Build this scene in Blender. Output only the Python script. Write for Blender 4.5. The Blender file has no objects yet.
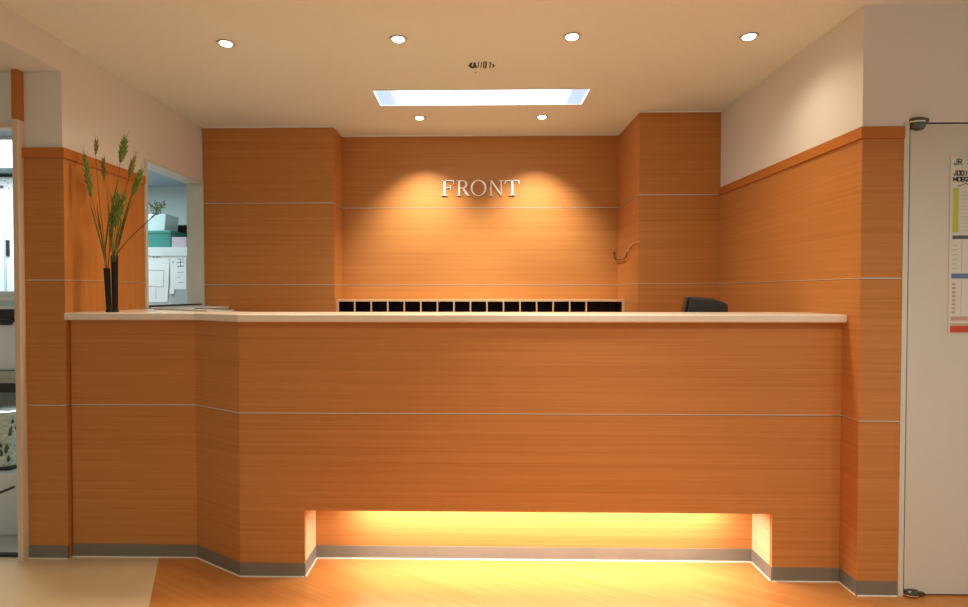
import bpy, bmesh, math, random
from mathutils import Vector, Matrix
random.seed(7)
PI = math.pi
S = bpy.context.scene
C = S.collection

# ------------------------------------------------------------------ camera, world, exposure
F_PX, PX0, PY0, YAW, PITCH, EYE = 559.8, 464.56, 303.5, 0.0187, 0.0183, 1.24
cam_data = bpy.data.cameras.new('camera')
cam = bpy.data.objects.new('camera', cam_data); C.objects.link(cam)
cam_data.sensor_width = 36; cam_data.lens = F_PX / 968 * 36
cam_data.shift_x = (484 - PX0) / 968
cam_data.clip_start = 0.02
cam.location = (0, 0, EYE); cam.rotation_euler = (PI / 2 - PITCH, 0, YAW)
S.camera = cam

world = bpy.data.worlds.new('world'); S.world = world; world.use_nodes = True
bg = world.node_tree.nodes['Background']
bg.inputs['Color'].default_value = (0.94, 1.0, 0.90, 1)
bg.inputs['Strength'].default_value = 0.42
S.view_settings.view_transform = 'Standard'; S.view_settings.look = 'None'
S.view_settings.gamma = 1; S.view_settings.use_curve_mapping = False
S.view_settings.exposure = 0.0

WARM = (1.0, 0.83, 0.60)
NEUTRAL = (1.0, 0.95, 0.84)
COOL = (0.78, 0.93, 1.0)
P_FRONT = [30, 62, 56, 14]      # the four downlights over the counter
P_REAR = [82, 82]
REARC = (1.0, 0.95, 0.80)               # the two washing the back wall
# unseen downlights added over the foyer as fill: x, y, watts, colour
FOYER_FILL = [(-0.35, 0.9, 16, WARM), (0.44, 0.9, 44, WARM), (1.24, 0.9, 46, NEUTRAL), (0.44, -0.6, 50, WARM),
         (1.24, -0.6, 60, NEUTRAL), (2.05, 0.9, 34, NEUTRAL)]
P_FLOOR = 60                    # narrow downlight onto the floor just before the counter
P_PANEL = 5.0
P_NICHE = 13
P_OFFICE = 34

def lamp(kind, name, loc, power, color, parent=None, rot=(0, 0, 0), **k):
    d = bpy.data.lights.new(name, kind); d.energy = power; d.color = color
    for a, b in k.items(): setattr(d, a, b)
    o = bpy.data.objects.new(name, d); C.objects.link(o)
    o.location = loc; o.rotation_euler = rot
    if parent: o.parent = parent
    return o

# ------------------------------------------------------------------ fitted places (metres)
XL, XR, XPL, XPR, XCL, XCR = -1.9008, 1.5654, -2.0845, 1.7296, -0.9821, 1.0482
YPL, YPR, YLC, YRC, YB, YC, YW, YN = 2.5605, 2.3046, 3.8968, 3.614, 4.1341, 2.4133, 2.5823, 2.5868
HC, ZJ2, ZJ1, ZCAP, ZCAPB, ZJL, ZSK, ZN, ZSO = 2.3995, 1.8675, 1.2997, 1.9115, 1.8648, 0.7171, 0.0605, 0.2918, 2.2611
XCK, XWK, XNL, XNR = -1.0281, -1.3036, -0.7444, 1.2781
ZWT, ZWB = 1.150, 1.116

def at(px, py, Y):
    """point of the place seen at a pixel of the photograph, at depth Y"""
    x, z = (px - PX0) / F_PX, (PY0 - py) / F_PX
    y = math.cos(PITCH) + z * math.sin(PITCH); z = z * math.cos(PITCH) - math.sin(PITCH)
    X = x * math.cos(YAW) - y * math.sin(YAW); Yd = x * math.sin(YAW) + y * math.cos(YAW)
    return Vector((X * Y / Yd, Y, EYE + z * Y / Yd))

# ------------------------------------------------------------------ materials
MATS = {}
def mat(name, color, rough=0.5, metal=0.0, emit=None, estr=0.0, spec=0.5, trans=0.0, noise=0.0, nscale=30, bump=0.0, coat=0.0):
    m = bpy.data.materials.new(name); m.use_nodes = True; MATS[name] = m
    nt = m.node_tree; b = nt.nodes['Principled BSDF']
    b.inputs['Base Color'].default_value = (*color, 1)
    b.inputs['Roughness'].default_value = rough; b.inputs['Metallic'].default_value = metal
    b.inputs['Specular IOR Level'].default_value = spec
    b.inputs['Transmission Weight'].default_value = trans
    b.inputs['Coat Weight'].default_value = coat
    if emit:
        b.inputs['Emission Color'].default_value = (*emit, 1); b.inputs['Emission Strength'].default_value = estr
    if noise or bump:
        g = nt.nodes.new('ShaderNodeNewGeometry'); n = nt.nodes.new('ShaderNodeTexNoise')
        n.inputs['Scale'].default_value = nscale; n.inputs['Detail'].default_value = 5
        nt.links.new(g.outputs['Position'], n.inputs['Vector'])
        if noise:
            r = nt.nodes.new('ShaderNodeValToRGB')
            r.color_ramp.elements[0].position = .3; r.color_ramp.elements[1].position = .7
            r.color_ramp.elements[0].color = (*[c * (1 - noise) for c in color], 1)
            r.color_ramp.elements[1].color = (*[min(1, c * (1 + noise)) for c in color], 1)
            nt.links.new(n.outputs['Fac'], r.inputs['Fac']); nt.links.new(r.outputs['Color'], b.inputs['Base Color'])
        if bump:
            bp = nt.nodes.new('ShaderNodeBump'); bp.inputs['Strength'].default_value = bump
            bp.inputs['Distance'].default_value = 0.002
            nt.links.new(n.outputs['Fac'], bp.inputs['Height']); nt.links.new(bp.outputs['Normal'], b.inputs['Normal'])
    return m

def wood(name, dark, mid, light, grain='h', rough=0.42, coat=0.0, spec=0.22, ang=0.0, fine=120.0, length=0.7):
    """veneer: long fine streaks along the grain, over slow bands of tone"""
    m = bpy.data.materials.new(name); m.use_nodes = True; MATS[name] = m
    nt = m.node_tree; L = nt.links.new; N = nt.nodes.new
    b = nt.nodes['Principled BSDF']; b.inputs['Roughness'].default_value = rough
    b.inputs['Specular IOR Level'].default_value = spec; b.inputs['Coat Weight'].default_value = coat; b.inputs['Coat Roughness'].default_value = 0.18
    g = N('ShaderNodeNewGeometry'); mp = N('ShaderNodeMapping')
    L(g.outputs['Position'], mp.inputs['Vector'])
    def scl(along, across):
        q = N('ShaderNodeMapping')
        q.inputs['Scale'].default_value = {'h': (along, along, across), 'v': (across, across, along), 'f': (along, across, 1)}[grain]
        L(mp.outputs['Vector'], q.inputs['Vector']); return q
    if grain == 'f': mp.inputs['Rotation'].default_value = (0, 0, ang)
    def noise(q, det, dist=0.0):
        n = N('ShaderNodeTexNoise'); n.inputs['Scale'].default_value = 1; n.inputs['Detail'].default_value = det
        n.inputs['Roughness'].default_value = 0.6; n.inputs['Distortion'].default_value = dist
        L(q.outputs['Vector'], n.inputs['Vector']); return n
    a = noise(scl(length, fine), 6, 0.25); c = noise(scl(length * .45, fine * .22), 3, 0.4); w = noise(scl(length * 9, fine * 7), 2)
    mx = N('ShaderNodeMath'); mx.operation = 'MULTIPLY_ADD'; mx.inputs[1].default_value = 0.56
    L(a.outputs['Fac'], mx.inputs[0])
    m2 = N('ShaderNodeMath'); m2.operation = 'MULTIPLY_ADD'; m2.inputs[1].default_value = 0.24; L(c.outputs['Fac'], m2.inputs[0])
    m3 = N('ShaderNodeMath'); m3.operation = 'MULTIPLY'; m3.inputs[1].default_value = 0.20; L(w.outputs['Fac'], m3.inputs[0])
    L(m3.outputs[0], m2.inputs[2]); L(m2.outputs[0], mx.inputs[2])
    r = N('ShaderNodeValToRGB'); e = r.color_ramp.elements
    e[0].position = 0.31; e[0].color = (*dark, 1); e[1].position = 0.69; e[1].color = (*light, 1)
    k = r.color_ramp.elements.new(0.5); k.color = (*mid, 1)
    L(mx.outputs[0], r.inputs['Fac']); L(r.outputs['Color'], b.inputs['Base Color'])
    bp = N('ShaderNodeBump'); bp.inputs['Strength'].default_value = 0.05; bp.inputs['Distance'].default_value = 0.001
    L(a.outputs['Fac'], bp.inputs['Height']); L(bp.outputs['Normal'], b.inputs['Normal'])
    return m

W_H = wood('beech_veneer', (.44, .172, .044), (.53, .220, .062), (.60, .262, .082), 'h')
W_V = wood('beech_veneer_upright', (.44, .160, .034), (.52, .202, .048), (.60, .250, .066), 'v', fine=22, length=1.6)
W_CAP = wood('cap_rail_wood', (.45, .150, .030), (.50, .172, .036), (.55, .195, .044), 'h')
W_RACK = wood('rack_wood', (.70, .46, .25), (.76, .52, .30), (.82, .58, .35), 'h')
FLOOR_W = wood('wood_vinyl', (.46, .165, .036), (.55, .220, .058), (.63, .280, .085), 'f', rough=0.30, coat=0.0, spec=0.3, ang=math.radians(31), fine=60, length=2.0)
M_STRIP = mat('polished_aluminium', (.88, .84, .76), 0.30, 0.75)
M_PAINT = mat('wallpaper', (.76, .74, .69), 0.85, noise=0.02, nscale=160, bump=0.25)
M_CEIL = mat('ceiling_board', (.82, .86, .80), 0.9, noise=0.015, nscale=60)
M_SKIRT = mat('grey_vinyl_skirting', (.200, .182, .150), 0.42, noise=0.06, nscale=8)
M_SEAL = mat('sealant', (.86, .80, .68), 0.5)
M_TILE = mat('cream_vinyl', (.70, .54, .34), 0.22, noise=0.04, nscale=5, coat=0.3)
M_GREYFLOOR = mat('office_floor', (.50, .50, .46), 0.3, noise=0.05, nscale=6)
M_TOP = mat('worktop_laminate', (.84, .74, .62), 0.28, coat=0.2)
M_DOOR = mat('door_laminate', (.64, .62, .55), 0.45, noise=0.012, nscale=4)
M_FRAME = mat('door_frame_paint', (.66, .66, .58), 0.4)
M_JAMB = mat('beige_casing', (.70, .56, .42), 0.45)
M_DARK = mat('dark_gap', (.02, .017, .013), 0.8)
M_GROOVE = mat('groove_brown', (.09, .035, .012), 0.7)
M_BRONZE = mat('dark_nickel', (.15, .13, .10), 0.22, 1.0)
M_BRIGHT = mat('polished_steel', (.85, .80, .72), 0.18, 1.0)
M_LETTER = mat('brushed_steel_letters', (1.0, .95, .86), 0.35, 0.25)
M_BLACK = mat('black_plastic', (.022, .022, .021), 0.35)
M_BLACK2 = mat('black_glaze', (.012, .009, .007), 0.28, spec=0.25)
M_RIM = mat('downlight_trim', (.42, .38, .33), 0.3)
M_BULB = mat('lamp_glow', (1, 1, 1), 0.5, emit=(1.0, .86, .62), estr=14)
M_TUBE = mat('fluorescent_tube', (1, 1, 1), 0.5, emit=(.90, .97, 1.0), estr=P_PANEL)
M_REFL = mat('fixture_enamel', (.80, .87, .92), 0.35)
M_NIGHT = mat('niche_strip_glow', (1, 1, 1), 0.5, emit=(1.0, .84, .58), estr=3)
M_STEM = mat('stem_brown_green', (.060, .055, .015), 0.55)
M_GRAIN = mat('grass_green', (.15, .23, .035), 0.5, noise=0.35, nscale=90)
M_GRAIN2 = mat('grass_dull', (.24, .19, .05), 0.6, noise=0.35, nscale=90)
M_TWIG = mat('dark_twig', (.028, .022, .018), 0.5)
M_CORD = mat('copper_cord', (.20, .06, .018), 0.35)
M_MARK = mat('black_print', (.03, .022, .015), 0.7)
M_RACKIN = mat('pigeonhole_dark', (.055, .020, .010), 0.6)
M_OFFW = mat('office_wall_paint', (.52, .58, .56), 0.8)
M_OFFC = mat('office_ceiling_board', (.38, .44, .47), 0.85)
M_WHITE = mat('white_paper', (.86, .88, .88), 0.8)
M_WHITE2 = mat('cool_white_enamel', (.74, .80, .80), 0.4)
M_GREY = mat('grey_enamel', (.42, .46, .45), 0.45)
M_BEIGE = mat('beige_enamel', (.50, .50, .42), 0.45)
M_TEAL = mat('teal_plastic', (.06, .26, .23), 0.2, coat=0.4)
M_CLEAR = mat('frosted_plastic', (.55, .72, .72), 0.15, coat=0.4)
M_LAV = mat('lavender_card', (.52, .44, .50), 0.7)
M_INK = mat('grey_ink', (.12, .13, .14), 0.7)
M_LEAF = mat('leaf_green', (.10, .13, .05), 0.5, noise=0.3, nscale=60)
M_SPRIG = mat('dry_sprig', (.17, .17, .06), 0.6)
M_BAG = mat('clear_bag', (.60, .68, .60), 0.15, noise=0.3, nscale=70, coat=0.5)
M_POSTER = mat('poster_paper', (.68, .67, .62), 0.55)
M_PGREEN = mat('poster_lime', (.48, .55, .06), 0.6)
M_PGREY = mat('poster_slate', (.10, .11, .14), 0.6)
M_PBLUE = mat('poster_blue', (.13, .20, .38), 0.6)
M_PPINK = mat('poster_pink', (.55, .34, .32), 0.6)
M_PRED = mat('poster_red', (.58, .07, .02), 0.6)
M_PINKG = mat('poster_print_green', (.02, .20, .10), 0.6)
M_PLINE = mat('poster_line_grey', (.45, .44, .42), 0.7)
M_PTAN = mat('poster_tan', (.50, .44, .26), 0.7)
M_GLASS = mat('window_pane', (.9, .95, .95), 0.03, spec=0.5, trans=1.0)

# ------------------------------------------------------------------ mesh helpers
class MB:
    def __init__(self): self.v = []; self.f = []; self.mi = []; self.cur = 0
    def add(self, vs, fs):
        n = len(self.v); self.v += [tuple(p) for p in vs]
        self.f += [tuple(i + n for i in q) for q in fs]; self.mi += [self.cur] * len(fs); return self
    def box(self, x0, x1, y0, y1, z0, z1):
        return self.add([(x, y, z) for z in (z0, z1) for y in (y0, y1) for x in (x0, x1)],
                        [(0, 2, 3, 1), (4, 5, 7, 6), (0, 1, 5, 4), (2, 6, 7, 3), (0, 4, 6, 2), (1, 3, 7, 5)])
    def slab(self, p0, p1, z0, z1, tin=0.02, tout=0.0):
        """upright board from p0 to p1 in plan; its visible face looks to the right of that direction"""
        p0, p1 = Vector(p0), Vector(p1); d = (p1 - p0).normalized(); n = Vector((d.y, -d.x))
        q = [p0 - n * tin, p1 - n * tin, p1 + n * tout, p0 + n * tout]
        return self.add([(a.x, a.y, z) for z in (z0, z1) for a in q],
                        [(0, 1, 2, 3), (7, 6, 5, 4), (0, 4, 5, 1), (1, 5, 6, 2), (2, 6, 7, 3), (3, 7, 4, 0)])
    def prism(self, poly, f):
        """poly: 2-D outline; f(u, v, side) gives the 3-D point for side 0 / 1"""
        n = len(poly); vs = [f(u, v, 0) for u, v in poly] + [f(u, v, 1) for u, v in poly]
        fs = [tuple(range(n - 1, -1, -1)), tuple(range(n, 2 * n))] + [(i, (i + 1) % n, n + (i + 1) % n, n + i) for i in range(n)]
        return self.add(vs, fs)
    def plate(self, poly, z0, z1): return self.prism(poly, lambda u, v, s: (u, v, (z0, z1)[s]))
    def lathe(self, prof, c=(0, 0, 0), seg=28):
        vs, fs = [], []
        for r, z in prof:
            for k in range(seg):
                a = 2 * PI * k / seg; vs.append((c[0] + r * math.cos(a), c[1] + r * math.sin(a), c[2] + z))
        m = len(prof)
        for i in range(m - 1):
            for k in range(seg):
                fs.append((i * seg + k, i * seg + (k + 1) % seg, (i + 1) * seg + (k + 1) % seg, (i + 1) * seg + k))
        fs.append(tuple(range(seg - 1, -1, -1))); fs.append(tuple((m - 1) * seg + k for k in range(seg)))
        return self.add(vs, fs)
    def tube(self, pts, rad, seg=8):
        pts = [Vector(p) for p in pts]; n = len(pts)
        if not isinstance(rad, (list, tuple)): rad = [rad] * n
        vs, fs = [], []
        for i, p in enumerate(pts):
            t = (pts[min(i + 1, n - 1)] - pts[max(i - 1, 0)]).normalized()
            a = t.cross(Vector((0, 1, 0)) if abs(t.y) < .9 else Vector((1, 0, 0))).normalized(); b = t.cross(a)
            for k in range(seg):
                w = 2 * PI * k / seg; vs.append(p + (a * math.cos(w) + b * math.sin(w)) * rad[i])
        for i in range(n - 1):
            for k in range(seg):
                fs.append((i * seg + k, i * seg + (k + 1) % seg, (i + 1) * seg + (k + 1) % seg, (i + 1) * seg + k))
        fs.append(tuple(range(seg - 1, -1, -1))); fs.append(tuple((n - 1) * seg + k for k in range(seg)))
        return self.add(vs, fs)
    def seed(self, c, d, ln, r):
        """one grain: a pointed spindle along d"""
        c, d = Vector(c), Vector(d).normalized()
        return self.tube([c, c + d * ln * .3, c + d * ln * .65, c + d * ln], [r * .35, r, r * .75, r * .08], 5)
    def build(self, name, m, parent=None, bevel=0.0, smooth=False, origin=None, kind=None, label=None, cat=None, group=None):
        me = bpy.data.meshes.new(name)
        o0 = Vector(origin) if origin else Vector((0, 0, 0))
        if parent is not None: o0 = Vector((0, 0, 0))
        par = parent.matrix_world.translation if False else None
        off = o0
        if parent is not None: off = Vector(parent.get('_base', (0, 0, 0)))
        me.from_pydata([tuple(Vector(p) - off) for p in self.v], [], self.f); me.update()
        bm = bmesh.new(); bm.from_mesh(me); bmesh.ops.recalc_face_normals(bm, faces=bm.faces); bm.to_mesh(me); bm.free()
        for x in (m if isinstance(m, (list, tuple)) else [m]): me.materials.append(x)
        for p, i in zip(me.polygons, self.mi): p.material_index = i; p.use_smooth = smooth
        o = bpy.data.objects.new(name, me); C.objects.link(o)
        if parent is not None: o.parent = parent; o['_base'] = tuple(off)
        else: o.location = off; o['_base'] = tuple(off)
        if bevel:
            b = o.modifiers.new('bevel', 'BEVEL'); b.width = bevel; b.segments = 3; b.limit_method = 'ANGLE'
        if smooth and not bevel:
            try: me.set_sharp_from_angle(angle=math.radians(40))
            except Exception: pass
        if kind: o['kind'] = kind
        if label: o['label'] = label
        if cat: o['category'] = cat
        if group: o['group'] = group
        return o

def thing(name, label, cat, base, group=None):
    o = bpy.data.objects.new(name, None); C.objects.link(o); o.location = base; o['_base'] = tuple(base)
    o.empty_display_size = 0.05
    o['label'] = label; o['category'] = cat
    if group: o['group'] = group
    return o
def struct(name, mb, m, parent=None, **k):
    return mb.build(name, m, parent, kind=None if parent else 'structure', **k)
def clad(parent, p0, p1, zs, m, name='wood_panel', t=0.006, strips=True):
    """veneered boards between the joints zs, with a metal strip in each joint between them"""
    for i in range(len(zs) - 1):
        lo = zs[i] + (0.003 if i else 0); hi = zs[i + 1] - (0.003 if i < len(zs) - 2 else 0)
        MB().slab(p0, p1, lo, hi, t).build(name, m, parent)
    if strips:
        for z in zs[1:-1]:
            MB().slab(p0, p1, z - 0.0008, z + 0.003, t, 0.0005).build('metal_strip', M_STRIP, parent)
            MB().slab(p0, p1, z - 0.003, z - 0.0008, t, -0.002).build('shadow_groove', M_GROOVE, parent)
def skirt(parent, p0, p1, tout=0.003, z=ZSK):
    MB().slab(p0, p1, 0.0, z, 0.004, tout).build('skirting', M_SKIRT, parent)
    MB().slab(p0, p1, 0.0, 0.004, -tout, tout + 0.005).build('sealant_bead', M_SEAL, parent)

# ------------------------------------------------------------------ setting: floor
X0, X1, Y0, Y1 = -5.0, 3.1, -3.0, 5.5
bx = lambda y: -1.483 + (2.578 - y) * 0.4715          # line where the cream vinyl meets the wood vinyl
f = MB()
yb = 3.2
f.plate([(X0, Y0), (bx(Y0), Y0), (bx(yb), yb), (bx(yb), YPL + 0.04), (X0, YPL + 0.04)] if False else [(X0, Y0), (bx(Y0), Y0), (bx(YPL + .04), YPL + .04), (X0, YPL + .04)], -0.05, 0)
f.cur = 1
f.plate([(bx(Y0), Y0), (X1, Y0), (X1, Y1), (XL - 0.05, Y1), (XL - 0.05, YPL + .04), (bx(YPL + .04), YPL + .04)], -0.05, 0)
f.cur = 2
f.plate([(X0, YPL + .04), (XL - 0.05, YPL + .04), (XL - 0.05, Y1), (X0, Y1)], -0.05, 0)
struct('floor', f, [M_TILE, FLOOR_W, M_GREYFLOOR])

# ceiling with an opening for the recessed fluorescent fixture
PXA, PXB, PYA, PYB = -0.588, 0.657, 3.203, 3.467
c = MB(); T = HC + 0.10
c.box(XL - 0.11, X1, Y0, PYA, HC, T); c.box(XL - 0.11, X1, PYB, YB + .1, HC, T)
c.box(XL - 0.11, PXA, PYA, PYB, HC, T); c.box(PXB, X1, PYA, PYB, HC, T)
struct('ceiling', c, M_CEIL)
c = MB(); c.box(X0, XL - 0.11, YPL + 0.11, Y1, 2.26, T)
struct('ceiling_office', c, M_OFFC)
# lowered soffit over the side passage, its face flush with the left wall
c = MB(); c.box(X0, XL, Y0, YPL + 0.004, ZSO, T)
struct('wall_soffit_left', c, M_PAINT)

# ------------------------------------------------------------------ left wall, with the pass-through opening
OY0, OY1, OZ0, OZ1 = 3.222, YLC - 0.002, 1.115, 2.015
a, b = XL - 0.11, XL - 0.006
w = MB()
w.box(a, b, YPL + 0.004, OY0, 0, HC); w.box(a, b, OY1, Y1, 0, HC)
w.box(a, b, OY0, OY1, 0, OZ0); w.box(a, b, OY0, OY1, OZ1, HC)
w.box(X0, -2.112, YPL + 0.006, YPL + 0.106, 2.02, ZSO)          # over the office door
w.box(-2.112, a, YPL + 0.006, YPL + 0.106, 0, ZSO)
wl = struct('wall_left', w, M_PAINT)
clad(wl, (XL, YPL + .0062), (XL, OY0 - 0.030), [0, ZJL, ZJ1, ZCAPB], W_V)
MB().slab((XL, YPL + .0062), (XL, OY0 - 0.030), ZCAPB, ZCAP, 0.006, 0.010).build('cap_rail', W_CAP, wl, bevel=0.001)
clad(wl, (-2.086, YPL), (XL, YPL), [0, ZJL, ZJ1, ZCAPB], W_H)
MB().slab((-2.086, YPL), (XL + 0.010, YPL), ZCAPB, ZCAP, 0.006, 0.010).build('cap_rail', W_CAP, wl, bevel=0.001)
skirt(wl, (-2.084, YPL), (XL, YPL))
# opening: casing, sliding track
m = MB()
m.box(XL - 0.112, XL + 0.004, OY0 - 0.022, OY0, OZ0 + .036, OZ1 - .0005)
m.box(XL - 0.112, XL + 0.004, OY0, OY1, OZ1 - .012, OZ1 - .0005)
m.box(XL - 0.112, XL + 0.004, OY1 - 0.012, OY1, OZ0 + .036, OZ1 - .0125)
win = struct('window_1', m, M_FRAME, bevel=0.001)
m = MB(); m.box(XL - 0.11, XL + 0.05, OY0 - 0.06, OY1 - .001, ZWT + .001, ZWT + 0.008); m.build('window_sill', M_GREY, win)
m = MB(); m.box(XL - 0.03, XL - 0.012, OY0, OY1 - 0.013, ZWT + .0085, ZWT + 0.018); m.box(XL - 0.075, XL - 0.055, OY0, OY1 - 0.013, ZWT + .0085, ZWT + 0.018)
m.build('sliding_track', M_DARK, win)

# office doorway at the far left
m = MB()
m.box(-2.1135, -2.087, 2.528, 2.567, 0, 2.035)
j = struct('door_1', m, M_JAMB, bevel=0.002, label=None)
m = MB(); m.box(-2.1130, -2.0865, 2.5275, 2.5665, 2.036, ZSO); m.build('wood_casing', W_CAP, j)
m = MB(); m.box(X0, -2.1145, 2.545, 2.60, 2.0, 2.022); m.build('door_header', M_JAMB, j)
m = MB(); m.box(X0, -2.1145, 2.57, 2.60, 0.0, 0.008); m.build('threshold', M_DARK, j)

# ------------------------------------------------------------------ back wall and its two columns
w = MB(); w.box(XL, X1, YB + 0.006, YB + 0.106, 0, HC)
wb = struct('wall_back', w, M_PAINT)
clad(wb, (XCL, YB), (XCR, YB), [0, ZJ1, ZJ2, HC], W_H)
w = MB(); w.box(XL, XCL - 0.006, YLC + 0.006, YB + .006, 0, HC)
cl = struct('wall_column_left', w, M_PAINT)
clad(cl, (XL, YLC), (XCL, YLC), [0, ZJ1, ZJ2, HC], W_H)
clad(cl, (XCL, YLC + .0062), (XCL, YB), [0, ZJ1, ZJ2, HC], W_H)
w = MB(); w.box(XCR + 0.006, XR, YRC + 0.006, YB + .006, 0, HC)
cr = struct('wall_column_right', w, M_PAINT)
clad(cr, (XCR, YRC), (XR, YRC), [0, ZJ1, ZJ2, HC], W_H)
clad(cr, (XCR, YB), (XCR, YRC + .0062), [0, ZJ1, ZJ2, HC], W_H)
# slim pale bead where the timber meets the ceiling
m = MB()
for p0, p1 in (((XCL, YB), (XCR, YB)), ((XL, YLC), (XCL, YLC)), ((XCL, YLC), (XCL, YB)), ((XCR, YRC), (XR, YRC)), ((XCR, YB), (XCR, YRC))):
    m.slab(p0, p1, HC - 0.007, HC, 0.002, 0.006)
m.slab((XR, YRC), (XR, YPR), HC - 0.007, HC, 0.002, 0.006); m.slab((XL, YPL), (XL, YLC), HC - 0.007, HC, 0.006, 0.004)
struct('trim_ceiling', m, M_CEIL)

# ------------------------------------------------------------------ right wall and the wall beside the door
w = MB(); w.box(XR + 0.006, XR + 0.10, YPR + 0.006, YRC + .006, 0, HC)
wr = struct('wall_right', w, M_PAINT)
clad(wr, (XR, YRC), (XR, YPR + .0062), [0, ZJL, ZJ1, ZCAPB], W_H)
MB().slab((XR, YRC), (XR, YPR + .0062), ZCAPB, ZCAP, 0.006, 0.010).build('cap_rail', W_CAP, wr, bevel=0.001)
skirt(wr, (XR, YC), (XR, YPR))
DX0, DX1, DZ = 1.758, 2.62, 1.924
w = MB()
w.box(XR + .0065, XPR, YPR + 0.0065, YPR + .15, 0, HC)
w.box(XPR, X1, YPR, YPR + .15, DZ + 0.005, HC); w.box(DX1 + .03, X1, YPR, YPR + .15, 0, DZ + 0.005)
w.box(XR + .0002, XPR, YPR, YPR + .0065, ZCAP, HC); w.box(XR + .0002, XR + .0065, YPR + .0065, YRC, ZCAP, HC)
wf = struct('wall_front_right', w, M_PAINT)
clad(wf, (XR, YPR), (XPR, YPR), [0, ZJL, ZJ1, ZCAPB], W_H)
MB().slab((XR - 0.010, YPR), (XPR, YPR), ZCAPB, ZCAP, 0.006, 0.010).build('cap_rail', W_CAP, wf, bevel=0.001)
skirt(wf, (XR, YPR), (XPR - 0.004, YPR))

# door
d = thing('door_2', '', '', (DX0, YPR, 0)); del d['label']; del d['category']; d['kind'] = 'structure'
m = MB(); m.box(XPR + .001, DX0 - 0.007, YPR - 0.004, YPR + .15, 0, DZ + 0.004); m.box(DX1 + 0.004, DX1 + .03, YPR - 0.004, YPR + .15, 0, DZ + 0.004)
m.build('door_frame', M_FRAME, d, bevel=0.0015)
m = MB(); m.box(DX0, DX1, YPR + 0.001, YPR + 0.041, 0.008, DZ - 0.001); m.build('door_leaf', M_DOOR, d, bevel=0.0015)
m = MB(); m.box(DX0 - 0.0068, DX0 - .0004, YPR + 0.004, YPR + 0.04, 0.002, DZ + 0.0045); m.build('door_gap_shade', M_DARK, d)  # dark strips set into the door gaps, standing in for the shade there
m = MB(); m.box(DX0, DX1 + .003, YPR + 0.004, YPR + 0.04, DZ - .0005, DZ + 0.0045); m.build('door_gap_shade', M_DARK, d)
m = MB(); m.box(DX1 + .0005, DX1 + .0035, YPR + 0.004, YPR + 0.04, 0.002, DZ - .001); m.build('door_gap_shade', M_DARK, d)
def pivot(z, up, r):
    s = 1 if up else -1
    m = MB(); prof = [(r * .30, -0.030), (r * .86, -0.024), (r, -0.010), (r, 0.014), (r * .94, 0.020), (r * .80, 0.022)]
    if not up: prof = [(a, -b * .55) for a, b in prof[::-1]]
    m.lathe(prof, (1.783, YPR + 0.012, z))
    m.box(1.783, 1.819, YPR - 0.014, YPR + 0.004, z + 0.003, z + 0.018) if up else m.box(1.783, 1.832, YPR - 0.014, YPR + 0.004, z - 0.006, z + 0.006)
    h = m.build('pivot_hinge', M_BRONZE, d, smooth=True)
    m = MB(); m.lathe([(r + 0.0005, -0.0025), (r + 0.001, 0), (r + 0.0005, 0.0025)], (1.783, YPR + 0.012, z + .004 * s)); m.build('bright_band', M_BRIGHT, h, smooth=True)
pivot(1.925, True, 0.035)
pivot(0.0135, False, 0.036)

# notice on the door: a coloured chart, part of it outside the picture
def rect(mb, u0, u1, v0, v1, y): mb.box(u0, u1, y - 0.0006, y, v0, v1)
NX0, NX1, NZ0, NZ1 = 1.917, 2.36, 1.080, 1.790
ny = YPR
n = thing('wall_notice', 'pale paper chart notice with lime, slate, blue and red bands taped to the white door', 'notice', (NX0, ny, NZ0))
m = MB(); m.box(NX0, NX1, ny - 0.0016, ny, NZ0, NZ1); m.build('sheet', M_POSTER, n)
yy = ny - 0.0017
def band(name, u0, u1, v0, v1, mm): m = MB(); rect(m, u0, u1, v0, v1, yy); return m.build(name, mm, n)
def zpx(py): return at(955, py, YPR).z
def xpx(px): return at(px, 240, YPR).x
band('lime_column', xpx(952), xpx(957.6), zpx(232.5), zpx(188), M_PGREEN)
band('slate_bar', xpx(952), NX1 - .01, zpx(239), zpx(235.5), M_PGREY)
band('blue_bar', xpx(951.5), NX1 - .01, zpx(278.5), zpx(273.5), M_PBLUE)
band('pink_bar', xpx(951.5), NX1 - .01, zpx(320.5), zpx(316.5), M_PPINK)
band('tan_bar', xpx(951), NX1 - .01, zpx(325.6), zpx(323), M_PTAN)
band('red_bar', xpx(951), NX1 - .01, zpx(332.3), zpx(325.8), M_PRED)
m = MB()
for k in range(12):                                    # ruled rows of the timetable
    z = zpx(192 + k * 3.5); rect(m, xpx(958.3), NX1 - .02, z - .0012, z, yy)
for px in (961.5, 969, 979, 990, 1001, 1015, 1030): rect(m, xpx(px), xpx(px) + .0012, zpx(271), zpx(241), yy); rect(m, xpx(px), xpx(px) + .0012, zpx(314), zpx(280), yy)
m.build('ruled_lines', M_PLINE, n)
m = MB()
for k in range(6): z = zpx(245 + k * 4.6); rect(m, xpx(952.3), xpx(957), z - .003, z, yy)
m.build('tan_captions', M_PTAN, n)
m = MB()
for k in range(8): z = zpx(283 + k * 4); rect(m, xpx(952.3), xpx(956), z - .009, z, yy)
m.build('pink_captions', M_PPINK, n)
def glyphs(strokes, x0, z0, sx, sz, y, w=0.0022):
    """characters drawn as short flat strokes on a 0..1 cell"""
    m = MB()
    for (a, b, c_, d_) in strokes:
        p, q = Vector((x0 + a * sx, 0, z0 + b * sz)), Vector((x0 + c_ * sx, 0, z0 + d_ * sz))
        t = (q - p).normalized(); nn = Vector((-t.z, 0, t.x)) * w / 2; p -= t * w * .3; q += t * w * .3
        poly = [p + nn, q + nn, q - nn, p - nn]
        m.prism([(v.x, v.z) for v in poly], lambda u, v, s: (u, y - 0.0006 * s, v))
    return m
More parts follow.
